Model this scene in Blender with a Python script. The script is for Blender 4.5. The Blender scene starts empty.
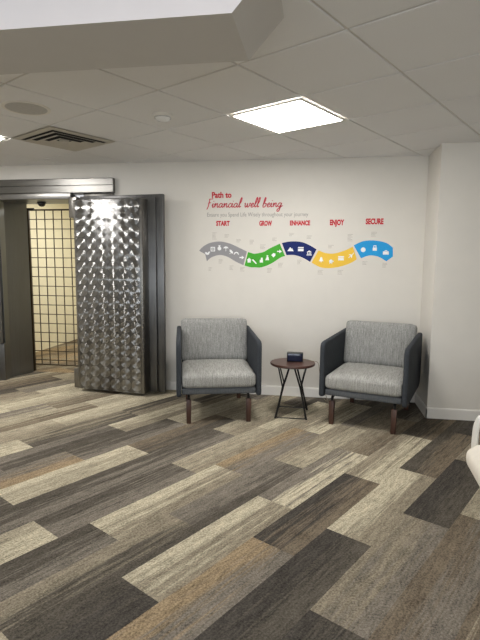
import bpy, bmesh, math, random
from mathutils import Vector, Matrix
random.seed(7)
S = bpy.context.scene
COL = S.collection
PI = math.pi
R = math.radians

# ------------------------------------------------------------ helpers
def obj(name, bm, mats, parent=None, smooth=True, loc=None, rotz=None):
    me = bpy.data.meshes.new(name)
    bm.normal_update()
    bm.to_mesh(me); bm.free()
    for m in (mats if isinstance(mats, (list, tuple)) else [mats]):
        me.materials.append(m)
    if smooth:
        for p in me.polygons: p.use_smooth = True
        try: me.set_sharp_from_angle(angle=R(38))
        except Exception: pass
    o = bpy.data.objects.new(name, me); COL.objects.link(o)
    if parent: o.parent = parent
    if loc: o.location = loc
    if rotz is not None: o.rotation_euler = (0, 0, rotz)
    return o

def thing(name, label, cat, loc=(0, 0, 0), rotz=0, group=None):
    o = bpy.data.objects.new(name, None); COL.objects.link(o)
    o.empty_display_size = .1
    o.location = loc; o.rotation_euler = (0, 0, rotz)
    return tag(o, label, cat, group)

def tag(o, label, cat, group=None):
    o['label'] = label; o['category'] = cat
    if group: o['group'] = group
    return o

def struct(o):
    o['kind'] = 'structure'
    return o

def add(bm, other):
    me = bpy.data.meshes.new('tmp'); other.to_mesh(me); other.free()
    bm.from_mesh(me); bpy.data.meshes.remove(me)

def box(bm, lo, hi, bev=0, seg=2, mat=0):
    b = bmesh.new()
    bmesh.ops.create_cube(b, size=1)
    lo = Vector(lo); hi = Vector(hi); c = (lo+hi)/2; s = hi-lo
    for v in b.verts: v.co = Vector((v.co.x*s.x+c.x, v.co.y*s.y+c.y, v.co.z*s.z+c.z))
    if bev: bmesh.ops.bevel(b, geom=b.edges[:], offset=bev, segments=seg, profile=.5, affect='EDGES')
    for f in b.faces: f.material_index = mat
    add(bm, b)
    return bm

def nbox(*a, **k):
    return box(bmesh.new(), *a, **k)

def prism(bm, pts, axis, a, b_, bev=0, seg=2):
    """closed outline pts (2D) pushed along an axis from a to b_"""
    b = bmesh.new()
    def P(u, v, t): return {'x': (t, u, v), 'y': (u, t, v), 'z': (u, v, t)}[axis]
    v0 = [b.verts.new(P(u, v, a)) for u, v in pts]
    v1 = [b.verts.new(P(u, v, b_)) for u, v in pts]
    n = len(pts)
    b.faces.new(v0[::-1]); b.faces.new(v1)
    for i in range(n): b.faces.new((v0[i], v0[(i+1) % n], v1[(i+1) % n], v1[i]))
    bmesh.ops.recalc_face_normals(b, faces=b.faces[:])
    if bev:
        es = [e for e in b.edges if len(e.link_faces) == 2 and (len(e.link_faces[0].verts) > 4) != (len(e.link_faces[1].verts) > 4)] if n > 4 else b.edges[:]
        bmesh.ops.bevel(b, geom=es, offset=bev, segments=seg, profile=.5, affect='EDGES')
    add(bm, b)
    return bm

def round_poly(pts, rads, seg=6):
    out = []
    n = len(pts)
    for i in range(n):
        p0 = Vector(pts[i-1]); p = Vector(pts[i]); p1 = Vector(pts[(i+1) % n]); r = rads[i]
        if r <= 0: out.append((p.x, p.y)); continue
        a = (p0-p).normalized(); c = (p1-p).normalized()
        s = p+a*r; e = p+c*r
        for k in range(seg+1):
            t = k/seg
            q = s*(1-t)**2+p*2*t*(1-t)+e*t*t
            out.append((q.x, q.y))
    return out

def tube(bm, pts, rad, sides=10, caps=True):
    pts = [Vector(p) for p in pts]
    rings = []
    up = None
    for i, p in enumerate(pts):
        d = ((pts[min(i+1, len(pts)-1)]-pts[max(i-1, 0)])).normalized()
        if up is None:
            up = Vector((0, 0, 1)) if abs(d.z) < .9 else Vector((1, 0, 0))
        x = d.cross(up).normalized(); y = x.cross(d).normalized(); up = y
        r = rad[i] if isinstance(rad, (list, tuple)) else rad
        rings.append([bm.verts.new(p+x*r*math.cos(2*PI*k/sides)+y*r*math.sin(2*PI*k/sides)) for k in range(sides)])
    for a, b in zip(rings, rings[1:]):
        for k in range(sides): bm.faces.new((a[k], a[(k+1) % sides], b[(k+1) % sides], b[k]))
    if caps:
        bm.faces.new(rings[0][::-1]); bm.faces.new(rings[-1])
    return bm

def lathe(bm, prof, seg=40, cx=0, cy=0):
    rings = []
    for r, z in prof:
        if r < 1e-6: rings.append([bm.verts.new((cx, cy, z))])
        else: rings.append([bm.verts.new((cx+r*math.cos(2*PI*k/seg), cy+r*math.sin(2*PI*k/seg), z)) for k in range(seg)])
    for a, b in zip(rings, rings[1:]):
        for k in range(seg):
            k2 = (k+1) % seg
            if len(a) == 1 and len(b) == 1: continue
            if len(a) == 1: bm.faces.new((a[0], b[k], b[k2]))
            elif len(b) == 1: bm.faces.new((a[k], a[k2], b[0]))
            else: bm.faces.new((a[k], a[k2], b[k2], b[k]))
    bmesh.ops.recalc_face_normals(bm, faces=bm.faces[:])
    return bm

def cushion(lo, hi, rad, crown, n=14, ax=2):
    """soft upholstered block: rounded box whose faces swell outward"""
    bm = bmesh.new()
    bmesh.ops.create_cube(bm, size=2)
    bmesh.ops.subdivide_edges(bm, edges=bm.edges[:], cuts=n, use_grid_fill=True)
    lo = Vector(lo); hi = Vector(hi); c = (lo+hi)/2; h = (hi-lo)/2
    for v in bm.verts:
        q = v.co.copy()
        p = Vector((q.x*h.x, q.y*h.y, q.z*h.z))
        inner = Vector([max(-(h[i]-rad), min(h[i]-rad, p[i])) for i in range(3)])
        d = p-inner
        if d.length > 1e-9: p = inner+d.normalized()*rad
        o = [i for i in range(3) if i != ax]
        w = (1-q[o[0]]**4)*(1-q[o[1]]**4)
        p[ax] += crown*w*(1 if q[ax] > 0 else -1)*abs(q[ax])
        w2 = (1-q[ax]**2)
        for i in o: p[i] += crown*.25*w2*q[i]**3
        v.co = c+p
    return bm

# ------------------------------------------------------------ materials
def srgb(r, g, b):
    f = lambda c: c/12.92 if c <= .04045 else ((c+.055)/1.055)**2.4
    return (f(r/255), f(g/255), f(b/255), 1)

class NT:
    def __init__(s, name):
        s.m = bpy.data.materials.new(name); s.m.use_nodes = True
        s.t = s.m.node_tree; s.b = s.t.nodes['Principled BSDF']
    def n(s, typ, **k):
        nd = s.t.nodes.new(typ)
        for a, v in k.items(): setattr(nd, a, v)
        return nd
    def put(s, sock, v):
        if isinstance(v, bpy.types.NodeSocket): s.t.links.new(v, sock)
        else: sock.default_value = v
    def math(s, op, *a, clamp=False):
        nd = s.n('ShaderNodeMath', operation=op); nd.use_clamp = clamp
        for i, v in enumerate(a): s.put(nd.inputs[i], v)
        return nd.outputs[0]
    def mix(s, f, a, b, blend='MIX'):
        nd = s.n('ShaderNodeMix', data_type='RGBA', blend_type=blend)
        s.put(nd.inputs[0], f); s.put(nd.inputs[6], a); s.put(nd.inputs[7], b)
        return nd.outputs[2]
    def noise(s, vec, scale, detail=3, rough=.5):
        nd = s.n('ShaderNodeTexNoise'); s.put(nd.inputs['Vector'], vec)
        nd.inputs['Scale'].default_value = scale; nd.inputs['Detail'].default_value = detail; nd.inputs['Roughness'].default_value = rough
        return nd.outputs[0]
    def coord(s, which='Object'):
        return s.n('ShaderNodeTexCoord').outputs[which]
    def mapped(s, vec, scale=(1, 1, 1), rot=(0, 0, 0)):
        nd = s.n('ShaderNodeMapping'); s.put(nd.inputs[0], vec)
        nd.inputs['Scale'].default_value = scale; nd.inputs['Rotation'].default_value = rot
        return nd.outputs[0]
    def rng(s, v, a, b, c, d):
        nd = s.n('ShaderNodeMapRange'); s.put(nd.inputs[0], v)
        for i, x in enumerate((a, b, c, d)): nd.inputs[i+1].default_value = x
        return nd.outputs[0]
    def bump(s, h, strength, dist):
        nd = s.n('ShaderNodeBump'); s.put(nd.inputs['Height'], h)
        nd.inputs['Strength'].default_value = strength; nd.inputs['Distance'].default_value = dist
        s.t.links.new(nd.outputs[0], s.b.inputs['Normal'])
    def set(s, **k):
        for a, v in k.items(): s.put(s.b.inputs[a.replace('_', ' ')], v)
        return s

def plain(name, col, rough=.6, metal=0, var=.04, scale=8, bump=0, bscale=200, bdist=.001, spec=.5):
    t = NT(name); c = t.coord()
    f = t.rng(t.noise(c, scale, 3), .3, .7, 0, 1)
    hi = tuple(min(1, x*(1+var)) for x in col[:3])+(1,); lo = tuple(x*(1-var) for x in col[:3])+(1,)
    t.set(Base_Color=t.mix(f, lo, hi), Roughness=rough, Metallic=metal, Specular_IOR_Level=spec)
    if bump: t.bump(t.noise(c, bscale, 2), bump, bdist)
    return t.m

M = {}
M['wall'] = plain('painted_wall', srgb(218, 214, 206), .62, var=.012, bump=.15, bscale=350, bdist=.0006)
M['trim'] = plain('trim_paint', srgb(228, 225, 219), .4, var=.01)
M['soffit'] = plain('soffit_paint', srgb(248, 243, 245), .6, var=.008)
M['beam_shade'] = plain('beam_painted_shade', srgb(198, 195, 190), .75, var=.01)  # darker copy of the beam's white, shade put into the colour
M['vault_paint'] = plain('vault_paint', srgb(243, 237, 214), .6, var=.02)
M['grid'] = plain('ceiling_grid_paint', srgb(206, 202, 196), .5, var=.02)
M['white_plastic'] = plain('white_plastic', srgb(225, 222, 214), .4, var=.01)
M['grille'] = plain('speaker_grille', srgb(186, 184, 180), .6, var=.06, scale=60, bump=.4, bscale=500)
M['lens'] = plain('sensor_lens', srgb(235, 235, 232), .2, var=.02)
M['vent_metal'] = plain('vent_metal', srgb(188, 182, 170), .45, var=.04)
M['dark'] = plain('dark_void', srgb(28, 27, 26), .8, var=.1)
M['black_metal'] = plain('black_metal', srgb(26, 25, 25), .4, metal=.3, var=.1)
M['bar_metal'] = plain('gate_bar_metal', srgb(72, 62, 48), .45, metal=.4, var=.12)
M['walnut'] = None
M['cord'] = plain('tan_cord', srgb(150, 138, 116), .6)
M['gadget'] = plain('gadget_plastic', srgb(24, 24, 27), .35)
M['screen'] = plain('dark_blue_screen', srgb(20, 27, 52), .12)
M['boucle'] = plain('white_upholstery', srgb(236, 229, 216), .75, var=.03, scale=30, bump=.35, bscale=300, bdist=.002)
M['grey_fab'] = plain('grey_upholstery', srgb(138, 134, 140), .85, var=.06, scale=60, bump=.3, bscale=600)
for k, c in dict(red=(196, 36, 52), script_red=(198, 66, 80), txt=(146, 143, 139), cap=(172, 166, 158), v_grey=(150, 149, 152), v_green=(72, 168, 52),
                 v_navy=(22, 38, 100), v_yellow=(238, 196, 74), v_blue=(44, 158, 224), icon=(238, 240, 240)).items():
    M[k] = plain('vinyl_'+k, srgb(*c), .6, var=.015, spec=.2)

def wood(name, a, b, scale=(14, 14, 1.2)):
    t = NT(name); c = t.mapped(t.coord(), scale)
    f = t.rng(t.noise(c, 4, 6, .6), .3, .7, 0, 1)
    t.set(Base_Color=t.mix(f, a, b), Roughness=.4)
    t.bump(f, .08, .001)
    return t.m
M['walnut'] = wood('walnut', srgb(50, 32, 26), srgb(82, 54, 42))
M['table_wood'] = wood('table_wood', srgb(58, 38, 32), srgb(92, 62, 52), (3, 16, 16))

def fabric(name, dark, light, contrast=1, long=9):
    """heathered upholstery, woven with streaks that run up the face and back over the seat"""
    t = NT(name); c = t.coord()
    sp = t.n('ShaderNodeSeparateXYZ'); t.put(sp.inputs[0], c)
    yz = t.math('ADD', sp.outputs[1], sp.outputs[2])
    cb = t.n('ShaderNodeCombineXYZ')
    t.put(cb.inputs[0], t.math('MULTIPLY', sp.outputs[0], 190)); t.put(cb.inputs[1], t.math('MULTIPLY', yz, long)); t.put(cb.inputs[2], t.math('MULTIPLY', sp.outputs[1], 4))
    s1 = t.rng(t.noise(cb.outputs[0], 1, 4, .65), .32, .68, 0, 1)
    s2 = t.rng(t.noise(c, 190, 2), .32, .68, 0, 1)
    f = t.math('ADD', t.math('MULTIPLY', s1, .5), t.math('MULTIPLY', s2, .5))
    t.set(Base_Color=t.mix(f, dark, light), Roughness=.92, Specular_IOR_Level=.2)
    t.bump(f, .35*contrast, .0015)
    return t.m
M['heather'] = fabric('heather_grey_fabric', srgb(92, 92, 90), srgb(196, 195, 189))
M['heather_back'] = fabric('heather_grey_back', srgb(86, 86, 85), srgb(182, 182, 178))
M['slate'] = fabric('slate_blue_fabric', srgb(44, 47, 51), srgb(70, 74, 79), .6, 60)
M['rail_fab'] = fabric('dark_grey_fabric', srgb(66, 70, 74), srgb(108, 110, 112), .6, 30)

def steel(name, col, rough, axis_scale, var=.25, mottle=.3):
    t = NT(name); c = t.coord()
    f = t.noise(t.mapped(c, axis_scale), 3, 5, .6)
    g = t.noise(c, 2.2, 4, .6)
    lo = tuple(x*(1-var) for x in col[:3])+(1,); hi = tuple(min(1, x*(1+var)) for x in col[:3])+(1,)
    k = t.math('ADD', t.math('MULTIPLY', t.rng(f, .3, .7, 0, 1), 1-mottle), t.math('MULTIPLY', t.rng(g, .3, .7, 0, 1), mottle))
    t.set(Base_Color=t.mix(k, lo, hi), Metallic=1, Roughness=t.rng(f, .2, .8, rough-.07, rough+.1))
    t.bump(f, .05, .0008)
    return t.m
M['steel_h'] = steel('brushed_steel_long', srgb(126, 125, 122), .33, (1.5, 60, 90))
M['steel_v'] = steel('brushed_steel_upright', srgb(128, 126, 122), .34, (70, 70, 1.2))
M['steel_dark'] = steel('dark_mottled_steel', srgb(112, 112, 112), .38, (50, 50, .8), .35, .5)
M['steel_jamb'] = steel('jamb_steel', srgb(122, 124, 128), .34, (60, 60, .8), .12)

CELL = .1185
def swirl():
    """engine-turned steel: rows of round spots, each brushed in circles about its own centre"""
    t = NT('engine_turned_steel'); c = t.coord()
    sp = t.n('ShaderNodeSeparateXYZ'); t.put(sp.inputs[0], c)
    def frac(v, off): return t.math('SUBTRACT', t.math('FRACT', t.math('ADD', t.math('DIVIDE', v, CELL), off)), .5)
    dx = frac(sp.outputs[0], 3.0+10); dz = frac(sp.outputs[2], 10-.0505/CELL)
    r = t.math('SQRT', t.math('ADD', t.math('MULTIPLY', dx, dx), t.math('MULTIPLY', dz, dz)))
    inside = t.math('LESS_THAN', r, .49)
    tan = t.n('ShaderNodeCombineXYZ')
    t.put(tan.inputs[0], t.math('MULTIPLY', dz, -1)); t.put(tan.inputs[2], dx)
    base = t.n('ShaderNodeCombineXYZ'); base.inputs[0].default_value = 1
    mx = t.n('ShaderNodeMix', data_type='VECTOR'); t.put(mx.inputs[0], inside); t.put(mx.inputs[4], base.outputs[0]); t.put(mx.inputs[5], tan.outputs[0])
    vt = t.n('ShaderNodeVectorTransform', vector_type='VECTOR', convert_from='OBJECT', convert_to='WORLD'); t.put(vt.inputs[0], mx.outputs[1])
    nm = t.n('ShaderNodeVectorMath', operation='NORMALIZE'); t.put(nm.inputs[0], vt.outputs[0])
    rings = t.math('SINE', t.math('MULTIPLY', r, 170))
    g = t.noise(c, 3, 3)
    colr = t.mix(t.math('MULTIPLY', inside, .85), srgb(110, 110, 110), srgb(158, 158, 157))
    colr = t.mix(t.math('MULTIPLY', t.rng(rings, -1, 1, 0, 1), t.math('MULTIPLY', inside, .18)), colr, srgb(120, 120, 120))
    t.set(Base_Color=srgb(112, 112, 112), Metallic=1, Roughness=.3)
    gl = t.n('ShaderNodeBsdfAnisotropic'); gl.distribution = 'GGX'
    t.put(gl.inputs['Color'], colr); gl.inputs['Roughness'].default_value = .3; gl.inputs['Anisotropy'].default_value = .8
    t.put(gl.inputs['Tangent'], nm.outputs[0])
    ms = t.n('ShaderNodeMixShader'); t.put(ms.inputs[0], inside)
    t.t.links.new(t.b.outputs[0], ms.inputs[1]); t.t.links.new(gl.outputs[0], ms.inputs[2])
    t.t.links.new(ms.outputs[0], t.t.nodes['Material Output'].inputs[0])
    return t.m
M['swirl'] = swirl()

def emit(name, col, s):
    t = NT(name)
    t.set(Base_Color=srgb(250, 250, 250), Emission_Color=col, Emission_Strength=s)
    return t.m
PANEL_E = 36
M['diffuser'] = emit('lit_diffuser', (1, .97, .935, 1), PANEL_E)

def ceiling_tile():
    t = NT('mineral_fibre_tile'); c = t.coord()
    f = t.rng(t.noise(c, 300, 3, .6), .35, .65, 0, 1)
    g = t.rng(t.noise(c, 1.2, 2), .3, .7, 0, 1)
    base = t.mix(g, srgb(233, 233, 233), srgb(237, 237, 237))
    t.set(Base_Color=t.mix(t.math('MULTIPLY', f, .12), base, srgb(150, 146, 138)), Roughness=.9, Specular_IOR_Level=.1)
    t.bump(f, .25, .001)
    return t.m
M['tile'] = ceiling_tile()

def carpet():
    t = NT('plank_carpet')
    a = t.n('ShaderNodeVertexColor', layer_name='tone_a').outputs[0]
    b = t.n('ShaderNodeVertexColor', layer_name='tone_b').outputs[0]
    uv = t.n('ShaderNodeUVMap', uv_map='plank').outputs[0]
    sp = t.n('ShaderNodeSeparateXYZ'); t.put(sp.inputs[0], uv)
    c = t.coord()
    W = t.mapped(c, (1, 1, 1), (0, 0, ROT))        # x across the planks, y along them
    st = t.mapped(W, (1, .028, 1))
    n1 = t.noise(st, 22, 4, .65)
    n2 = t.noise(st, 85, 3, .7)
    n3 = t.noise(c, 105, 4, .8)
    n5 = t.noise(t.mapped(W, (1, .2, 1)), 52, 3, .7)
    n4 = t.noise(t.mapped(W, (1, .3, 1)), 9, 3, .6)
    across = t.math('ADD', t.math('ADD', t.math('MULTIPLY', t.math('FRACT', sp.outputs[0]), .7), .15), t.math('ADD', t.math('MULTIPLY', t.math('SUBTRACT', n1, .5), 1.9), t.math('MULTIPLY', t.math('SUBTRACT', n2, .5), 1.1)))
    f = t.rng(across, .34, .66, 0, 1)
    base = t.mix(f, a, b)
    k = t.math('ADD', t.math('MULTIPLY', t.rng(n2, .3, .7, 0, 1), .30), t.math('MULTIPLY', t.rng(n4, .3, .7, 0, 1), .24))
    k = t.math('ADD', k, t.math('MULTIPLY', t.rng(n3, .36, .64, 0, 1), .95))
    k = t.math('ADD', k, t.math('MULTIPLY', t.rng(n5, .34, .66, 0, 1), .5))
    k = t.math('ADD', k, .04)
    kc = t.n('ShaderNodeCombineColor'); [t.put(kc.inputs[i], k) for i in range(3)]
    col = t.mix(1.0, base, kc.outputs[0], 'MULTIPLY')
    t.set(Base_Color=col, Roughness=1, Specular_IOR_Level=.05)
    t.bump(t.math('ADD', t.math('MULTIPLY', n3, .7), t.math('MULTIPLY', n2, .3)), 1.0, .006)
    return t.m
# ------------------------------------------------------------ wall graphic: outlines and places on the back wall (x, z in metres)
RIBBON = {'grey': ([(-1.218, 1.472), (-1.176, 1.514), (-1.105, 1.551), (-1.006, 1.566), (-0.909, 1.549), (-0.825, 1.515), (-0.723, 1.467)], [(-1.136, 1.366), (-1.09, 1.405), (-1.006, 1.43), (-0.922, 1.413), (-0.838, 1.366), (-0.757, 1.33)], [(-1.154, 1.438)]), 'green': ([(-0.711, 1.462), (-0.659, 1.448), (-0.641, 1.446), (-0.559, 1.462), (-0.491, 1.5), (-0.393, 1.547)], [(-0.746, 1.326), (-0.684, 1.31), (-0.639, 1.309), (-0.57, 1.311), (-0.475, 1.349), (-0.381, 1.41), (-0.338, 1.424)], []), 'navy': ([(-0.373, 1.553), (-0.29, 1.568), (-0.184, 1.564), (-0.103, 1.534), (-0.03, 1.492)], [(-0.324, 1.434), (-0.247, 1.435), (-0.167, 1.411), (-0.09, 1.369)], []), 'yellow': ([(-0.01, 1.483), (0.059, 1.457), (0.145, 1.454), (0.245, 1.484), (0.318, 1.52)], [(-0.076, 1.362), (0.011, 1.318), (0.098, 1.31), (0.2, 1.325), (0.301, 1.361), (0.36, 1.399)], []), 'blue': ([(0.326, 1.532), (0.41, 1.571), (0.51, 1.58), (0.627, 1.558), (0.694, 1.512)], [(0.4, 1.408), (0.482, 1.436), (0.566, 1.423), (0.639, 1.381)], [(0.698, 1.427)])}
ICONS = {'grey': [(-1.13, 1.448), (-1.074, 1.489), (-1.006, 1.501), (-0.939, 1.494), (-0.883, 1.465), (-0.831, 1.445), (-0.775, 1.407)], 'green': [(-0.699, 1.38), (-0.644, 1.365), (-0.575, 1.381), (-0.517, 1.405), (-0.456, 1.433), (-0.396, 1.47)], 'navy': [(-0.286, 1.491), (-0.184, 1.494), (-0.101, 1.456)], 'yellow': [(0.018, 1.393), (0.113, 1.376), (0.209, 1.407), (0.306, 1.438)], 'blue': [(0.417, 1.49), (0.526, 1.507), (0.631, 1.466)]}
CAPTIONS = [(-1.056, 1.616), (-0.93, 1.616), (-0.809, 1.569), (-0.674, 1.556), (-1.1, 1.281), (-0.992, 1.361), (-0.879, 1.297), (-0.767, 1.284), (-0.445, 1.583), (-0.278, 1.63), (-0.102, 1.604), (-0.562, 1.509), (-0.49, 1.274), (-0.38, 1.329), (-0.195, 1.361), (0.109, 1.514), (0.292, 1.6), (0.513, 1.634), (0.013, 1.263), (0.207, 1.265), (0.44, 1.357), (0.628, 1.338)]
TEXT = {'Path to': (-1.086, -0.884, 2.001, 2.05), 'script': (-1.141, -0.37, 1.905, 1.99), 'tag': (-1.133, -0.12, 1.814, 1.854), 'START': (-1.041, -0.901, 1.725, 1.765), 'GROW': (-0.602, -0.474, 1.724, 1.765), 'ENHANCE': (-0.297, -0.099, 1.727, 1.766), 'ENJOY': (0.091, 0.228, 1.728, 1.772), 'SECURE': (0.43, 0.597, 1.736, 1.781)}
# ------------------------------------------------------------ light levels
EXTRA_LAMPS = [(1, -3), (-1, -5), (-6, -3), (4, -3), (3, -7)]  # grid cells of added lamps out of view, placed for door highlights and beam
LAMP_W, VAULT_W, WIN_W, EXPO = 12, 30, 50, .06
# ------------------------------------------------------------ the camera's place and the room's measures (metres, floor z = 0)
EYE = 1.3679
ZC = 2.3672                 # ceiling
YB = 4.892                  # face of the back wall
XL, XR, YF = -4.6, 2.9, -3.0
GA = -.5284                 # the ceiling grid and the carpet planks share this turn
A = Vector((math.cos(GA), math.sin(GA))); B = Vector((-math.sin(GA), math.cos(GA)))
GO = Vector((.0895, 2.2626)); G = .6096
OPX0, OPX1, OPZ = -3.62, -2.45, 2.05        # vault opening in the back wall
PX, PY = .981, 4.404                        # corner of the bump-out on the right
VX, VY = -4.13, 8.0                         # far side of the vault

def clip(poly, x0, x1, y0, y1):
    for ax, lim, sg in ((0, x0, 1), (0, x1, -1), (1, y0, 1), (1, y1, -1)):
        out = []
        for i in range(len(poly)):
            p, q = poly[i-1], poly[i]
            dp = (p[ax]-lim)*sg; dq = (q[ax]-lim)*sg
            if (dp >= 0) != (dq >= 0):
                t = dp/(dp-dq); out.append(p+(q-p)*t)
            if dq >= 0: out.append(q)
        poly = out
        if len(poly) < 3: return []
    return poly

# ------------------------------------------------------------ floor: carpet planks laid in staggered rows
TONE = dict(D=srgb(88, 83, 75), K=srgb(75, 71, 66), G=srgb(122, 115, 105), T=srgb(140, 131, 114), E=srgb(163, 154, 134), C=srgb(187, 178, 155), O=srgb(150, 132, 106), N=srgb(116, 105, 90))
LONG, WIDE = .974, .2435
ROWS = {  # row: (one plank end, {plank number from that end: tones left-right})
 -3: (2.3, {}), -2: (2.5, {0: 'TN', -1: 'NE', -2: 'GT', 1: 'GD'}),
 -1: (1.752, {-1: 'NG', 0: 'NG', 1: 'EC', 2: 'DG'}),
 0: (1.553, {-1: 'KD', 0: 'TG', 1: 'KD', 2: 'TG', 3: 'DK'}),
 1: (2.120, {-2: 'GO', -1: 'KD', 0: 'CT', 1: 'DN', 2: 'DK'}),
 2: (1.810, {-2: 'TG', -1: 'OG', 0: 'KN', 1: 'TC', 2: 'DN'}),
 3: (1.195, {-1: 'DK', 0: 'CT', 1: 'GC', 2: 'TN', 3: 'DG'}),
 4: (1.690, {-2: 'TE', -1: 'TD', 0: 'GD', 1: 'TE', 2: 'GT'}),
 5: (1.358, {-2: 'TN', -1: 'DG', 0: 'CT', 1: 'OG', 2: 'TC', 3: 'GD'}),
 6: (1.180, {-1: 'EC', 0: 'DG', 1: 'ET', 2: 'CT', 3: 'DT'}),
 7: (1.865, {-1: 'DG', 0: 'DG', 1: 'ET', 2: 'GD'}),
 8: (1.190, {-1: 'GD', 0: 'CE', 1: 'ND', 2: 'TE', 3: 'ET'}),
 9: (1.800, {-1: 'GO', 0: 'DG', 1: 'CE', 2: 'DG'}),
 10: (1.360, {-1: 'DG', 0: 'GD', 1: 'CT', 2: 'DT'}),
 11: (1.688, {-1: 'EC', 0: 'TD', 1: 'DT', 2: 'CE'}),
 12: (2.10, {-1: 'ET', 0: 'CE', 1: 'EC', 2: 'TE'}),
 13: (1.612, {-1: 'TE', 0: 'EN', 1: 'CE', 2: 'EC'}),
 14: (2.3, {-1: 'GE', 0: 'TN', 1: 'EC', 2: 'CE'}),
 15: (1.99, {-1: 'EC', 0: 'CE', 1: 'ET', 2: 'CE'}),
 16: (1.5, {0: 'TE', 1: 'CE', 2: 'EC'}),
}
bm = bmesh.new()
ta = bm.loops.layers.float_color.new('tone_a'); tb = bm.loops.layers.float_color.new('tone_b'); uvl = bm.loops.layers.uv.new('plank')
rnd = random.Random(3)
KEYS = 'DKGTECTDEN'
for row in range(-22, 42):
    v0 = -.905-WIDE*row
    u_end, tones = ROWS.get(row, (rnd.random()*LONG, {}))
    for n in range(-8, 12):
        u0 = u_end+n*LONG
        q = [A*(v0+a)+B*(u0+b) for a, b in ((0, 0), (WIDE, 0), (WIDE, LONG), (0, LONG))]
        key = tones.get(n) or rnd.choice(KEYS)+rnd.choice(KEYS)
        for y0, y1 in ((YF, 5.40), (5.40, VY)):
            if y0 > 5: key = rnd.choice('NO')+rnd.choice('NTO')
            poly = clip(q, XL, XR, y0, y1)
            if not poly: continue
            f = bm.faces.new([bm.verts.new((p.x, p.y, 0)) for p in poly])
            for l, p in zip(f.loops, poly):
                l[ta] = TONE[key[0]]; l[tb] = TONE[key[1]]
                l[uvl].uv = (.001+.998*((p.dot(A)-v0)/WIDE), (p.dot(B)-u0))
ROT = -GA
M['carpet'] = carpet()
fl = struct(obj('floor', bm, M['carpet'], smooth=False))

# ------------------------------------------------------------ ceiling: lay-in tiles on a turned grid
bm = bmesh.new()
SKIP = {(-2, 1), (-6, -1), (-5, 0)}
e0 = .0075/G
for i in range(-16, 16):
    for j in range(-16, 16):
        if (i, j) in SKIP: continue
        lo = None
        for ins, z in ((e0, ZC-.0055), (e0+.003/G, ZC-.0075)):
            q = [GO+A*G*(i+a)+B*G*(j+b) for a, b in ((ins, ins), (1-ins, ins), (1-ins, 1-ins), (ins, 1-ins))]
            poly = clip(q, XL, XR, YF, YB)
            if not poly: break
            vs = [bm.verts.new((p.x, p.y, z)) for p in poly]
            if lo is None:
                lo = vs; up = [bm.verts.new((p.x, p.y, ZC)) for p in poly]
                for k in range(len(vs)): bm.faces.new((up[k], vs[k], vs[(k+1) % len(vs)], up[(k+1) % len(vs)]))
            else:
                if len(vs) == len(lo):
                    for k in range(len(vs)): bm.faces.new((lo[k], vs[k], vs[(k+1) % len(vs)], lo[(k+1) % len(vs)]))
                bm.faces.new(vs[::-1])
bmesh.ops.recalc_face_normals(bm, faces=bm.faces[:])
f = bm.faces.new([bm.verts.new(p) for p in ((XL, YF, ZC-.0006), (XL, YB, ZC-.0006), (XR, YB, ZC-.0006), (XR, YF, ZC-.0006))]); f.material_index = 1
box(bm, (XL, YF, ZC), (XR, YB, ZC+.03), mat=1)
struct(obj('ceiling', bm, [M['tile'], M['grid']], smooth=False))
# boxed white beam hanging under the ceiling near the camera, its end cut on a slant; end and underside painted darker as shade
bm = bmesh.new()
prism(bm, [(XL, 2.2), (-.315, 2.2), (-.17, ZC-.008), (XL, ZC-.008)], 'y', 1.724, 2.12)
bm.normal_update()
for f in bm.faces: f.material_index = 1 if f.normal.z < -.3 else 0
struct(obj('ceiling_beam', bm, [M['soffit'], M['beam_shade']], smooth=False))

# ------------------------------------------------------------ walls
T = .46
bm = bmesh.new()
box(bm, (OPX1, YB, 0), (XR, YB+T, ZC)); box(bm, (OPX0, YB, OPZ), (OPX1, YB+T, ZC)); box(bm, (XL, YB, 0), (-4.3, YB+T, ZC)); box(bm, (-4.3, YB, OPZ), (OPX0, YB+T, ZC))
struct(obj('wall_back', bm, M['wall'], smooth=False))
struct(obj('wall_corner', nbox((PX, PY, 0), (XR, YB, ZC)), M['wall'], smooth=False))
struct(obj('wall_left', nbox((XL-.15, YF, 0), (XL, VY, ZC)), M['wall'], smooth=False))
struct(obj('wall_right', nbox((XR, YF, 0), (XR+.15, YB+T, ZC)), M['wall'], smooth=False))
bm = bmesh.new()
for lo, hi in (((XL, 0), (-3.4, ZC)), ((2.0, 0), (XR, ZC)), ((-3.4, 0), (2.0, .75)), ((-3.4, 2.15), (2.0, ZC)), ((-.85, .75), (-.55, 2.15))):
    box(bm, (lo[0], YF-.15, lo[1]), (hi[0], YF, hi[1]))
struct(obj('wall_front', bm, M['wall'], smooth=False))
bm = bmesh.new()
box(bm, (VX-.1, YB+T+.03, 0), (VX, VY, 2.4)); struct(obj('wall_vault_side', bm, M['vault_paint'], smooth=False))
struct(obj('wall_vault_back', nbox((VX, VY, 0), (-1.3, VY+.1, 2.4)), M['vault_paint'], smooth=False))
struct(obj('wall_vault_right', nbox((-1.4, YB+T, 0), (-1.3, VY, 2.4)), M['vault_paint'], smooth=False))
struct(obj('ceiling_vault', nbox((VX-.1, YB+T, 2.4), (-1.3, VY+.1, 2.45)), M['vault_paint'], smooth=False))
for i, (a, b) in enumerate(((-3.4, -.85), (-.55, 2.0))):
    bm = bmesh.new(); y0, y1 = YF-.1, YF-.03
    for lo, hi in (((a, .75), (b, .8)), ((a, 2.1), (b, 2.15)), ((a, .8), (a+.05, 2.1)), ((b-.05, .8), (b, 2.1)), (((a+b)/2-.025, .8), ((a+b)/2+.025, 2.1))):
        box(bm, (lo[0], y0, lo[1]), (hi[0], y1, hi[1]))
    struct(obj('window_%d' % (i+1), bm, M['trim'], smooth=False))
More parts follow.
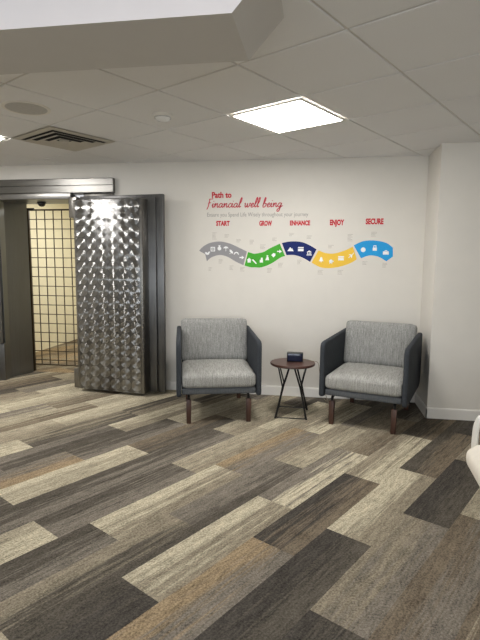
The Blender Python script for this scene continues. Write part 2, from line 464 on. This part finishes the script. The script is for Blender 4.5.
# baseboards with an eased top edge
def base(name, p0, p1, nrm):
    bm = bmesh.new()
    d = Vector((p1[0]-p0[0], p1[1]-p0[1])); L = d.length
    prof = [(0, 0), (.012, 0), (.012, .086), (.008, .096), (0, .096)]
    rings = []
    for p in (p0, p1): rings.append([bm.verts.new((p[0]+nrm[0]*t, p[1]+nrm[1]*t, z)) for t, z in prof])
    for k in range(5): bm.faces.new((rings[0][k], rings[0][(k+1) % 5], rings[1][(k+1) % 5], rings[1][k]))
    bm.faces.new(rings[0]); bm.faces.new(rings[1][::-1])
    bmesh.ops.recalc_face_normals(bm, faces=bm.faces[:])
    return struct(obj(name, bm, M['trim'], smooth=False))
base('baseboard_back', (-2.11, YB), (PX, YB), (0, -1))
base('baseboard_side', (PX, YB-.012), (PX, PY-.012), (-1, 0))
base('baseboard_front', (PX-.012, PY), (XR, PY), (0, -1))

# ------------------------------------------------------------ vault frame
vf = thing('vault_frame', 'brushed steel vault doorway frame set in the back wall at left', 'door frame', (-3.03, YB, 0))
def rel(o, root):
    """part built in room coordinates, kept there under its thing"""
    o.parent = root; o.matrix_parent_inverse = Matrix.Identity(4)
    inv = (Matrix.Translation(root.location) @ root.rotation_euler.to_matrix().to_4x4()).inverted()
    o.data.transform(inv); o.data.update()
    return o
bm = bmesh.new()
prism(bm, [(4.891, 2.206), (4.83, 2.206), (4.828, 2.2), (4.828, 2.14), (4.845, 2.136), (4.845, 2.129), (4.834, 2.126), (4.834, 2.066), (4.84, 2.06), (4.891, 2.06)], 'x', -4.5, -2.11)
rel(obj('header', bm, M['steel_h'], smooth=False), vf)
bm = nbox((-4.4, 4.822, 1.998), (-2.575, 4.891, 2.0595), .004)
rel(obj('header_lip', bm, M['steel_h']), vf)
bm = nbox((-3.62, 4.893, 2.012), (-2.45, 5.355, 2.0495), .002)
rel(obj('head_lining', bm, M['steel_jamb'], smooth=False), vf)
bm = bmesh.new()
prism(bm, [(-4.299, 4.93), (-3.478, 4.93), (-3.486, 5.03), (-3.515, 5.07), (-3.415, 5.355), (-3.44, 5.385), (-4.12, 5.385), (-4.12, 5.36), (-4.299, 5.36)], 'z', .001, 2.0115)
rel(obj('jamb', bm, M['steel_jamb'], smooth=False), vf)
bm = nbox((-4.299, 4.9, .001), (-3.475, 4.929, .42), .006)
rel(obj('kick_plate', bm, M['steel_dark']), vf)
bm = nbox((-4.299, 4.905, .425), (-3.49, 4.929, 1.9975), .006)
rel(obj('face_plate', bm, M['steel_dark']), vf)
bm = bmesh.new()
box(bm, (-2.455, 4.874, .001), (-2.12, 4.891, 2.0595), .004)
rel(obj('jamb', bm, M['steel_v']), vf)

# ------------------------------------------------------------ vault door, standing open
DL = -.12
vd = thing('vault_door', 'thick open steel vault door with engine-turned swirl pattern on its face', 'vault door', (-2.075, 4.605, 0), DL)
bm = nbox((-.388, .0, .028), (.374, .128, 1.968), .008)
obj('door_slab', bm, M['steel_v'], vd)
bm = nbox((-.3615, -.004, .035), (.3495, .002, 1.962), .0025)
bm.transform(Matrix.Translation((.006, 0, 0)))
o = obj('swirl_panel', bm, M['swirl'], vd); o.location.x = -.006
bm = bmesh.new()
box(bm, (-.402, .129, .022), (.455, .162, 1.99), .006)
obj('door_step', bm, M['steel_dark'], vd)
bm = bmesh.new()
box(bm, (-.415, .163, .014), (.525, .205, 2.022), .008)
obj('door_back', bm, M['steel_dark'], vd)
for z0, z1 in ((1.80, 2.01), (.004, .216)):
    o = obj('hinge_block', nbox((-.51, .10, z0), (-.4165, .175, z1), .006), M['steel_v'], vd)
    obj('hinge_pin', lathe(bmesh.new(), [(0, z0-.003), (.012, z0-.003), (.014, z0), (.014, z0+.004), (0, z0+.004)], 16, -.463, .135), M['black_metal'], o)

# ------------------------------------------------------------ security gate inside the vault doorway
sg = thing('security_gate', 'brown metal grid gate standing inside the open vault doorway', 'gate', (-3.0, 5.43, 0))
gx0, gx1, gz0, gz1 = -3.455, -2.48, .085, 1.962
bm = bmesh.new()
box(bm, (gx0-.012, 5.415, .001), (gx0+.02, 5.445, gz1+.01), .003); box(bm, (gx1, 5.418, .001), (gx1+.03, 5.442, gz1), .003)
box(bm, (gx0+.02, 5.422, gz1-.018), (gx1, 5.438, gz1), .002); box(bm, (gx0+.02, 5.422, gz0-.008), (gx1, 5.438, gz0+.008), .002)
rel(obj('gate_frame', bm, M['bar_metal']), sg)
x = gx0+.113
while x < gx1-.03:
    rel(obj('upright_bar', nbox((x-.0055, 5.424, gz0+.008), (x+.0055, 5.43, gz1-.018)), M['bar_metal'], smooth=False), sg); x += .1085
z = gz1-.118
while z > gz0+.05:
    rel(obj('crossbar', nbox((gx0+.02, 5.4305, z-.0045), (gx1, 5.4355, z+.0045)), M['bar_metal'], smooth=False), sg); z -= .1135
rel(obj('latch', nbox((gx0-.01, 5.40, gz1-.012), (gx0+.1, 5.414, gz1+.012), .003), M['black_metal']), sg)

dc = thing('dome_camera', 'small dark dome hanging under the head of the vault doorway', 'camera', (-3.13, 5.2, 2.0118))
obj('dome', lathe(bmesh.new(), [(0, -.048), (.018, -.045), (.034, -.034), (.042, -.016), (.042, -.012)]), M['gadget'], dc)
obj('mount', lathe(bmesh.new(), [(0, -.0002), (.05, -.0002), (.05, -.0115), (0, -.0115)]), M['black_metal'], dc)

# ------------------------------------------------------------ ceiling fittings
def grid_at(i, j): return GO+A*G*i+B*G*j
def ceiling_light(i, j, label):
    p = grid_at(i+.5, j+.5)
    t = thing('ceiling_light', label, 'ceiling light', (p.x, p.y, ZC-.0055), GA, 'square lit ceiling panels')
    bm = bmesh.new(); e = G/2-.012; w = .022
    for lo, hi in (((-e, -e), (e, -e+w)), ((-e, e-w), (e, e)), ((-e, -e+w), (-e+w, e-w)), ((e-w, -e+w), (e, e-w))):
        box(bm, (lo[0], lo[1], -.009), (hi[0], hi[1], 0))
    obj('frame', bm, M['white_plastic'], t, smooth=False)
    obj('diffuser', nbox((-e+w, -e+w, -.007), (e-w, e-w, -.001)), M['diffuser'], t, smooth=False)
    return t
ceiling_light(-2, 1, 'square lit ceiling panel above the red lettering, whole in view')
ceiling_light(-6, -1, 'lit ceiling panel cut by the left edge, beside the air vent')

# air diffuser: nested square louvres
p = grid_at(-4.5, .5)
av = thing('air_vent', 'square metal air vent with nested louvres in the ceiling', 'air vent', (p.x, p.y, ZC-.0055), GA)
def sq_ring(bm, r0, z0, r1, z1, th=.002):
    def sq(r, z): return [bm.verts.new((sx*r, sy*r, z)) for sx, sy in ((-1, -1), (1, -1), (1, 1), (-1, 1))]
    a, b, c, d = sq(r0, z0), sq(r1, z1), sq(r1, z1+th), sq(r0, z0+th)
    for p_, q_ in ((a, b), (b, c), (c, d), (d, a)):
        for k in range(4): bm.faces.new((p_[k], p_[(k+1) % 4], q_[(k+1) % 4], q_[k]))
    bmesh.ops.recalc_face_normals(bm, faces=bm.faces[:])
    return bm
obj('backing', nbox((-.27, -.27, -.0015), (.27, .27, 0)), M['dark'], av, smooth=False)
obj('frame', sq_ring(bmesh.new(), .293, -.006, .25, -.012, .005), M['vent_metal'], av, smooth=False)
for r in (.235, .165, .095):
    obj('louvre', sq_ring(bmesh.new(), r, -.022, r-.047, -.010), M['vent_metal'], av, smooth=False)
obj('louvre', nbox((-.03, -.03, -.022), (.03, .03, -.002), .004), M['vent_metal'], av)

sp_ = thing('ceiling_speaker', 'round flat ceiling speaker with grey grille at the left', 'speaker', (-1.933, 3.075, ZC-.0077))
obj('rim', lathe(bmesh.new(), [(.128, 0), (.152, 0), (.15, -.006), (.138, -.008), (.130, -.006)], 48), M['white_plastic'], sp_)
obj('grille', lathe(bmesh.new(), [(0, -.009), (.08, -.0085), (.13, -.006), (.13, -.001), (0, -.001)], 48), M['grille'], sp_)

sd = thing('smoke_detector', 'small white domed detector on the ceiling above the vault door', 'smoke detector', (-1.085, 3.335, ZC-.0077))
obj('base', lathe(bmesh.new(), [(0, 0), (.068, 0), (.068, -.012), (.06, -.018), (0, -.018)]), M['white_plastic'], sd)
obj('dome', lathe(bmesh.new(), [(.052, -.0182), (.05, -.03), (.036, -.042), (.015, -.048), (0, -.049)]), M['lens'], sd)
obj('vent_ring', lathe(bmesh.new(), [(.056, -.0185), (.0585, -.0185), (.057, -.026), (.0545, -.026)]), M['grille'], sd)

# ------------------------------------------------------------ wall graphic, thin vinyl on the back wall
YW = YB-.0002
def smooth_path(pts, n=6):
    P = [Vector(p) for p in pts]; out = []
    for i in range(len(P)-1):
        p0 = P[max(i-1, 0)]; p1 = P[i]; p2 = P[i+1]; p3 = P[min(i+2, len(P)-1)]
        for k in range(n):
            t = k/n
            out.append(.5*((2*p1)+(p2-p0)*t+(2*p0-5*p1+4*p2-p3)*t*t+(3*p1-p0-3*p2+p3)*t**3))
    out.append(P[-1]); return out
def blob(n=14, r=.5, cx=0, cy=0): return [(cx+r*math.cos(2*PI*k/n), cy+r*math.sin(2*PI*k/n)) for k in range(n)]
def rect(x0, y0, x1, y1): return [(x0, y0), (x1, y0), (x1, y1), (x0, y1)]
ICON = {
 'hand_icon': [[(-.6, .1), (-.3, .3), (0, .05), (.35, .4), (.6, .3), (.3, -.3), (-.1, -.4), (-.4, -.2)]],
 'checklist_icon': [rect(-.5, .3, .5, .5), rect(-.5, -.5, .5, -.3), rect(-.5, -.3, -.32, .3), rect(.32, -.3, .5, .3), rect(-.2, .05, .2, .15), rect(-.2, -.15, .2, -.05)],
 'money_bag_icon': [blob(14, .42, 0, -.12), [(-.15, .26), (.15, .26), (.25, .6), (-.25, .6)]],
 'umbrella_icon': [[(-.6, .05), (-.45, .35), (0, .55), (.45, .35), (.6, .05), (.3, .12), (0, .03), (-.3, .12)], rect(-.05, -.55, .05, .06)],
 'leaf_icon': [[(-.4, .5), (.05, .35), (.35, 0), (.4, -.45), (0, -.35), (-.35, 0)], rect(-.45, -.5, -.1, -.4)],
 'arch_icon': [[(-.6, -.2), (-.4, .25), (0, .42), (.4, .25), (.6, -.2), (.4, -.2), (.25, .05), (0, .18), (-.25, .05), (-.4, -.2)]],
 'arrow_icon': [[(-.5, .12), (.0, .12), (.0, .4), (.55, 0), (.0, -.4), (.0, -.12), (-.5, -.12)]],
 'house_icon': [[(-.55, 0), (0, .55), (.55, 0), (.35, 0), (.35, -.5), (-.35, -.5), (-.35, 0)]],
 'pencil_icon': [[(-.5, .5), (-.3, .55), (.4, -.2), (.5, -.5), (.2, -.4), (-.5, .3)]],
 'tower_icon': [rect(-.35, -.5, .35, .1), rect(-.12, .1, .3, .55)],
 'person_icon': [blob(12, .2, .05, .4), [(-.15, .18), (.3, .18), (.35, -.15), (.45, -.5), (-.45, -.5), (-.3, -.3)]],
 'tag_icon': [[(-.45, 0), (0, .45), (.45, .35), (.45, -.1), (.05, -.5)]],
 'mountain_icon': [[(-.7, -.4), (-.05, .5), (.2, .15), (.35, .25), (.7, -.4)]],
 'card_icon': [rect(-.6, .15, .6, .45), rect(-.6, -.45, .6, .05)],
 'bank_icon': [[(-.55, .2), (0, .55), (.55, .2)], rect(-.42, -.25, -.25, .15), rect(-.08, -.25, .08, .15), rect(.25, -.25, .42, .15), rect(-.55, -.5, .55, -.32)],
 'bell_icon': [[(-.5, -.35), (-.3, 0), (-.22, .4), (0, .55), (.22, .4), (.3, 0), (.5, -.35)], blob(8, .12, 0, -.48)],
 'piggy_icon': [blob(14, .4), rect(-.3, -.55, -.15, -.2), rect(.12, -.55, .27, -.2), rect(.3, -.12, .58, .12)],
 'plane_icon': [[(-.6, -.5), (-.1, -.1), (-.55, .1), (-.35, .2), (.15, .1), (.45, .5), (.6, .55), (.55, .4), (.2, -.0), (.15, -.5), (.02, -.6), (-.1, -.22), (-.5, -.6)]],
 'globe_icon': [blob(18, .5)],
 'lock_icon': [rect(-.42, -.55, .42, .1), rect(-.3, .1, -.16, .4), rect(.16, .1, .3, .4), rect(-.3, .4, .3, .55)],
 'briefcase_icon': [rect(-.6, -.45, .6, .2), rect(-.25, .2, -.15, .42), rect(.15, .2, .25, .42), rect(-.25, .34, .25, .45)],
}
ISET = {'grey': ['hand_icon', 'checklist_icon', 'money_bag_icon', 'umbrella_icon', 'leaf_icon', 'arch_icon', 'arrow_icon'],
        'green': ['house_icon', 'pencil_icon', 'tower_icon', 'person_icon', 'tag_icon', 'arrow_icon'],
        'navy': ['mountain_icon', 'card_icon', 'bank_icon'], 'yellow': ['bell_icon', 'piggy_icon', 'card_icon', 'plane_icon'],
        'blue': ['globe_icon', 'lock_icon', 'briefcase_icon']}
WORDS = {'grey': 'grey wavy ribbon section with white icons below START', 'green': 'green wavy ribbon section with white icons below GROW',
         'navy': 'dark navy ribbon section with white icons below ENHANCE', 'yellow': 'yellow dipping ribbon section with pale icons below ENJOY',
         'blue': 'bright blue ribbon end section with white icons below SECURE'}
for key, (upper, lower, extra) in RIBBON.items():
    u = smooth_path(upper); l = smooth_path(lower)
    end = [Vector(p) for p in extra]
    pts = (u+l[::-1]+end) if key == 'grey' else (u+end+l[::-1])
    cx = sum(p.x for p in pts)/len(pts); cz = sum(p.y for p in pts)/len(pts)
    bm = bmesh.new(); prism(bm, [(p.x-cx, p.y-cz) for p in pts], 'y', -.0008, 0)
    rb = obj('ribbon_section', bm, M['v_'+key], smooth=False, loc=(cx, YW, cz))
    tag(rb, WORDS[key], 'wall graphic', 'sections of the wavy wall ribbon')
    for nm, (ix, iz) in zip(ISET[key], ICONS[key]):
        b2 = bmesh.new(); s = .046
        for poly in ICON[nm]: prism(b2, [(a*s+ix-cx, c*s+iz-cz) for a, c in poly], 'y', -.0013, -.0008)
        obj(nm, b2, M['icon'], rb, smooth=False)

def text_thing(name, body, bx, mat, label, cat, bold=0, group=None):
    cu = bpy.data.curves.new('txt', 'FONT'); cu.body = body; cu.size = 1; cu.extrude = .004; cu.offset = bold; cu.resolution_u = 3
    to = bpy.data.objects.new('txt', cu); COL.objects.link(to)
    bpy.context.view_layer.update()
    dg = bpy.context.evaluated_depsgraph_get()
    me = bpy.data.meshes.new_from_object(to.evaluated_get(dg)); bpy.data.objects.remove(to)
    me.name = name
    xs = [v.co.x for v in me.vertices]; ys = [v.co.y for v in me.vertices]
    x0, x1, z0, z1 = bx
    base_ = 0; cap = .7
    sx = (x1-x0)/(max(xs)-min(xs)); sz = (z1-z0)/cap*(1.12 if bold > 0 else 1)
    cx = (x0+x1)/2
    for v in me.vertices:
        x, y, z = v.co
        v.co = ((x-min(xs))*sx+x0-cx, -(z+.004)*.1, y*sz)
    me.materials.clear(); me.materials.append(mat)
    o = bpy.data.objects.new(name, me); COL.objects.link(o); o.location = (cx, YW, z0)
    return tag(o, label, cat, group)
text_thing('wall_lettering', 'Path to', TEXT['Path to'], M['red'], 'bold red words Path to above the red script on the wall', 'wall lettering', .036)
text_thing('wall_lettering', 'Ensure you Spend Life Wisely throughout your journey', TEXT['tag'], M['txt'], 'thin grey line of lettering just beneath the red script', 'wall lettering', -.004)
for wd in ('START', 'GROW', 'ENHANCE', 'ENJOY', 'SECURE'):
    text_thing('wall_heading', wd, TEXT[wd], M['red'], 'small bold red heading %s above the ribbon' % wd, 'wall lettering', .05, 'red headings above the ribbon')

# handwritten line, drawn pen stroke by pen stroke
GL = {
 'F': ([[(.22, 2.1), (.2, 1.2), (.14, .2), (.02, -.35), (-.12, -.4)], [(.02, 2.0), (.3, 2.12), (.62, 2.1), (.95, 2.2)], [(-.02, 1.1), (.3, 1.16), (.62, 1.2)]], .95),
 'i': ([[(0, .35), (.18, 1), (.14, .3), (.28, 0), (.52, .3)], [(.2, 1.45), (.25, 1.6)]], .5),
 'n': ([[(0, .5), (.16, 1), (.18, .4), (.16, 0)], [(.17, .25), (.4, .85), (.65, .95), (.66, .4), (.8, 0), (1.05, .3)]], 1.0),
 'a': ([[(.72, .85), (.4, 1.0), (.1, .6), (.15, .1), (.45, .03), (.72, .6), (.76, .95), (.72, .3), (.88, 0), (1.1, .3)]], 1.05),
 'c': ([[(.65, .8), (.45, 1), (.14, .65), (.14, .2), (.4, 0), (.75, .3)]], .72),
 'l': ([[(0, .3), (.4, 1.3), (.48, 2.2), (.3, 2.3), (.18, 1.4), (.16, .4), (.3, 0), (.55, .3)]], .55),
 'w': ([[(0, .75), (.12, 1), (.15, .3), (.32, 0), (.56, .4), (.62, .95), (.64, .3), (.82, 0), (1.1, .5), (1.12, 1), (1.32, .85)]], 1.3),
 'e': ([[(0, .3), (.45, .55), (.6, .85), (.4, 1), (.14, .6), (.2, .12), (.45, 0), (.8, .32)]], .78),
 'b': ([[(0, .35), (.34, 1.4), (.4, 2.2), (.22, 2.2), (.12, 1.2), (.12, .1), (.42, 0), (.68, .4), (.6, .9), (.3, .8)], [(.62, .8), (.9, .75)]], .88),
 'g': ([[(.72, .85), (.4, 1), (.1, .6), (.15, .15), (.45, .1), (.72, .6), (.78, .95), (.66, -.3), (.5, -1), (.2, -1.05), (.15, -.65), (.5, -.2), (1.15, .35)]], 1.0),
 ' ': ([], .75)}
strokes = []; pen = 0
for ch in 'Financial well being':
    st, adv = GL[ch]
    for s in st: strokes.append([(x+pen+.18*y, y) for x, y in s])
    pen += adv
x0, x1, z0, z1 = TEXT['script']
mn = min(p[0] for s in strokes for p in s); mxx = max(p[0] for s in strokes for p in s)
sx = (x1-x0)/(mxx-mn); sz = (z1-z0)/2.15
bm = bmesh.new(); ccx = (x0+x1)/2
for li, s in enumerate(strokes):
    P = smooth_path([((x-mn)*sx+x0-ccx, y*sz) for x, y in s], 5)
    off = -.0006-.00002*li
    L_, R_ = [], []
    for i, p in enumerate(P):
        d = (P[min(i+1, len(P)-1)]-P[max(i-1, 0)]).normalized()
        w = .0037+.0012*abs(d.y)
        if i in (0, len(P)-1): w *= .5
        nrm = Vector((-d.y, d.x))*w
        L_.append(p+nrm); R_.append(p-nrm)
    va = [[bm.verts.new((q.x, yy, q.y)) for q in side] for side in (L_, R_) for yy in (off, 0)]
    for i in range(len(P)-1):
        bm.faces.new((va[0][i], va[2][i], va[2][i+1], va[0][i+1]))
        bm.faces.new((va[0][i], va[0][i+1], va[1][i+1], va[1][i])); bm.faces.new((va[2][i], va[3][i], va[3][i+1], va[2][i+1]))
so = obj('wall_lettering', bm, M['script_red'], smooth=False, loc=(ccx, YW, z0))
tag(so, 'red handwritten script reading Financial well being on the back wall', 'wall lettering')

CAPL = ['tall faint caption above the grey ribbon, nearest its left end', 'faint caption above the crest of the grey ribbon under START', 'faint caption above the falling half of the grey ribbon', 'faint caption above the join of grey and green ribbon',
 'faint caption lowest under the left end of the grey ribbon', 'faint caption close under the arch of the grey ribbon', 'faint caption under the falling half of the grey ribbon', 'faint caption under the right end of the grey ribbon',
 'faint caption above the rising end of the green ribbon', 'faint caption above the crest of the navy ribbon', 'faint caption above the right end of the navy ribbon', 'faint caption above the middle of the green ribbon',
 'faint caption lowest under the green ribbon', 'faint caption under the rising end of the green ribbon', 'faint caption under the navy ribbon', 'faint caption above the left half of the yellow ribbon',
 'tall faint caption above the rising right end of the yellow ribbon', 'faint caption above the crest of the blue ribbon', 'faint caption under the left half of the yellow ribbon', 'faint caption under the right half of the yellow ribbon',
 'faint caption under the left end of the blue ribbon', 'faint caption under the right end of the blue ribbon']
rc = random.Random(11)
for k, (cx, cz) in enumerate(CAPTIONS):
    bm = bmesh.new(); tall = CAPL[k].startswith('tall')
    nl = 6 if tall else rc.choice((3, 4, 4)); wd = rc.uniform(.038, .055)
    for r in range(nl):
        x = -wd/2; z = (nl/2-r)*.0125
        endx = wd/2-(rc.random()*.4*wd if r else 0)
        while x < endx-.004:
            w = min(rc.uniform(.005, .013), endx-x)
            box(bm, (x, -.0005, z-.0026), (x+w, 0, z+.0016)); x += w+.0025
    o = obj('wall_caption', bm, M['cap'], smooth=False, loc=(cx, YW, cz))
    tag(o, CAPL[k], 'wall lettering', 'tiny captions around the ribbon')

# ------------------------------------------------------------ lounge chairs
def make_chair():
    t = thing('lounge_chair', '', 'chair', group='grey lounge chairs along the back wall')
    # seat and back
    obj('seat_cushion', cushion((-.312, -.405, .305), (.312, .22, .43), .034, .02), M['heather'], t)
    bm = cushion((-.314, -.055, 0), (.316, .075, .405), .034, .018, ax=1)
    sh = Matrix.Translation((0, .225, .415)) @ Matrix.Rotation(R(-11), 4, 'X')
    bm.transform(sh)
    obj('back_cushion', bm, M['heather_back'], t)
    obj('seat_rail', nbox((-.313, -.395, .252), (.313, .36, .308), .015, 3), M['rail_fab'], t)
    obj('back_panel', nbox((-.314, .335, .26), (.314, .40, .745), .02, 3), M['slate'], t)
    for s in (-1, 1):
        pr_ = round_poly([(-.425, .238), (.43, .238), (.43, .735), (-.42, .705)], [.035, .12, .05, .06])
        bm = bmesh.new(); a, b = sorted((s*.316, s*.358)); prism(bm, pr_, 'x', a, b, .014, 3)
        obj('armrest', bm, M['slate'], t)
    for sx in (-1, 1):
        for sy in (-1, 1):
            x, y = sx*.255, sy*.365
            bm = bmesh.new()
            b2 = nbox((-.022, -.022, 0), (.022, .022, .205), .004)
            for v in b2.verts:
                k = v.co.z/.205; v.co.x = v.co.x*(.88+.12*k)+x; v.co.y = v.co.y*(.88+.12*k)+y
            add(bm, b2)
            lg = obj('leg', bm, M['walnut'], t)
            bm = bmesh.new(); yi = y-sy*.13
            tube(bm, [(x, y, .206), (x, y, .222), (x, y-sy*.014, .236), (x, yi, .245)], .012, 8)
            obj('leg_bracket', bm, M['black_metal'], lg)
    return t
def dup(root):
    r = root.copy(); COL.objects.link(r)
    for ch in list(root.children):
        c = ch.copy(); COL.objects.link(c); c.parent = r
        for g in list(ch.children):
            d = g.copy(); COL.objects.link(d); d.parent = c
    return r
c1 = make_chair(); c2 = dup(c1)
c1.location = (-.912, 4.297, 0); c1.rotation_euler.z = R(16)
c1['label'] = 'grey fabric lounge chair beside the vault door, left of the round table'
c2.location = (.492, 4.352, 0); c2.rotation_euler.z = R(-17.5)
c2['label'] = 'grey fabric lounge chair in the corner, right of the round table'

# ------------------------------------------------------------ side table
TX, TY, TH = -.21, 4.29, .478
st = thing('side_table', 'small round dark wood table on black wire legs between the chairs', 'table', (TX, TY, 0))
obj('table_top', lathe(bmesh.new(), [(0, TH-.024), (.19, TH-.024), (.199, TH-.018), (.2, TH-.005), (.197, TH), (0, TH)], 56), M['table_wood'], st)
for sx in (-1, 1):
    for sy in (-1, 1):
        bm = bmesh.new()
        foot = Vector((sx*.135, sy*.145, .006)); mid = Vector((sx*.075, sy*.085, .27))
        t1 = Vector((sx*.125, sy*.055, TH-.026)); t2 = Vector((sx*.022, sy*.12, TH-.026))
        tube(bm, [foot, mid, t2], .008, 8); tube(bm, [foot+Vector((-sx*.006, 0, 0)), mid+Vector((sx*.006, 0, 0)), t1], .0066, 8)
        lathe(bm, [(0, 0), (.009, 0), (.009, .012), (0, .012)], 12, foot.x, foot.y)
        obj('leg', bm, M['black_metal'], st)
for y in (-.145, .145):
    bm = bmesh.new(); tube(bm, [(-.128, y, .008 if y < 0 else .02), (.128, y, .008 if y < 0 else .02)], .004 if y < 0 else .006, 8)
    obj('brace', bm, M['black_metal'], st)
obj('top_plate', nbox((-.13, -.13, TH-.03), (.13, .13, TH-.0245), .002), M['black_metal'], st)

dv = thing('desk_clock', 'small black box clock with dark blue face on the round table', 'clock', (-.192, 4.325, TH+.0003), R(2))
obj('case', nbox((-.072, -.03, 0), (.072, .03, .082), .006, 3), M['gadget'], dv)
obj('screen', nbox((-.064, -.0315, .008), (.064, -.0295, .074), .001), M['screen'], dv)
bm = bmesh.new()
cpts = smooth_path([(.05, .032, .02), (.10, .05, .0065), (.17, .01, .005), (.196, -.005, .0035), (.212, -.015, -.02), (.222, -.02, -.09), (.25, .02, -.2), (.29, .12, -.33), (.31, .25, -.42), (.30, .40, -.46), (.29, .50, -.468)], 6)
tube(bm, cpts, .0028, 6)
obj('power_cord', bm, M['cord'], dv)

# ------------------------------------------------------------ white armchair at the right edge, facing left
wc = thing('white_armchair', 'white upholstered swivel armchair cut off by the right edge of the photo', 'chair', (1.10, 2.22, 0), R(-4))
obj('seat', cushion((-.37, -.26, .35), (.30, .25, .485), .06, .02), M['boucle'], wc)
for s in (-1, 1):
    pts = smooth_path([(-.314, s*.285, .36), (-.318, s*.287, .48), (-.308, s*.288, .575), (-.26, s*.288, .602), (.0, s*.288, .605), (.22, s*.286, .63), (.33, s*.28, .70)], 6)
    bm = bmesh.new(); tube(bm, pts, .0165, 12)
    ar = obj('arm', bm, M['white_plastic'], wc)
    obj('arm_pad', nbox((-.285, s*.288-.012, .345), (.30, s*.288+.012, .58), .01), M['grey_fab'], ar)
bm = cushion((-.055, -.27, 0), (.055, .27, .44), .05, .02, ax=0)
bm.transform(Matrix.Translation((.33, 0, .40)) @ Matrix.Rotation(R(14), 4, 'Y'))
obj('backrest', bm, M['boucle'], wc)
bm = bmesh.new()
prism(bm, round_poly([(-.33, .33), (-.28, .26), (.2, .24), (.30, .33)], [.0, .04, .04, 0]), 'y', -.235, .235, .01)
obj('seat_shell', bm, M['white_plastic'], wc)
obj('pedestal', lathe(bmesh.new(), [(0, 0), (.21, 0), (.21, .008), (.18, .016), (.04, .03), (.028, .05), (.028, .24), (0, .24)], 40, 0.03, 0), M['white_plastic'], wc)

# ------------------------------------------------------------ light
def area(name, loc, size, power, col=(1, .965, .925), rot=(0, 0, 0), sy=None):
    l = bpy.data.lights.new(name, 'AREA'); l.energy = power; l.color = col
    l.shape = 'RECTANGLE' if sy else 'SQUARE'; l.size = size
    if sy: l.size_y = sy
    o = bpy.data.objects.new(name, l); COL.objects.link(o); o.location = loc; o.rotation_euler = rot
    return o
for (i, j) in EXTRA_LAMPS:  # added area lamps without fixtures, all out of view
    p = grid_at(i+.5, j+.5)
    area('unseen_ceiling_lamp', (p.x, p.y, ZC-.012), .57, LAMP_W, rot=(0, 0, GA))
area('vault_lamp', (-2.9, 6.7, 2.37), .6, VAULT_W, (1, .97, .88))
for x in (-2.125, .725):
    area('window_daylight', (x, YF-.12, 1.45), 2.4, WIN_W, (.88, .94, 1), (R(90), 0, 0), 1.3)
w = bpy.data.worlds.new('sky'); S.world = w; w.use_nodes = True
w.node_tree.nodes['Background'].inputs[0].default_value = (.75, .86, 1, 1); w.node_tree.nodes['Background'].inputs[1].default_value = .6

# ------------------------------------------------------------ camera
cam = bpy.data.cameras.new('camera'); co = bpy.data.objects.new('camera', cam); COL.objects.link(co)
r_ = Vector((.98708, .15997, .00884)); u_ = Vector((-.02783, .11687, .99276)); f_ = Vector((-.15778, .98018, -.11981))
m = Matrix((r_, u_, -f_)).transposed().to_4x4(); m.translation = (0, 0, EYE)
co.matrix_world = m
cam.sensor_fit = 'VERTICAL'; cam.sensor_height = 24; cam.lens = 485.83/640*24; cam.clip_start = .02
S.camera = co
S.view_settings.view_transform = 'Standard'; S.view_settings.look = 'None'; S.view_settings.gamma = 1
S.view_settings.use_curve_mapping = False
S.view_settings.exposure = EXPO
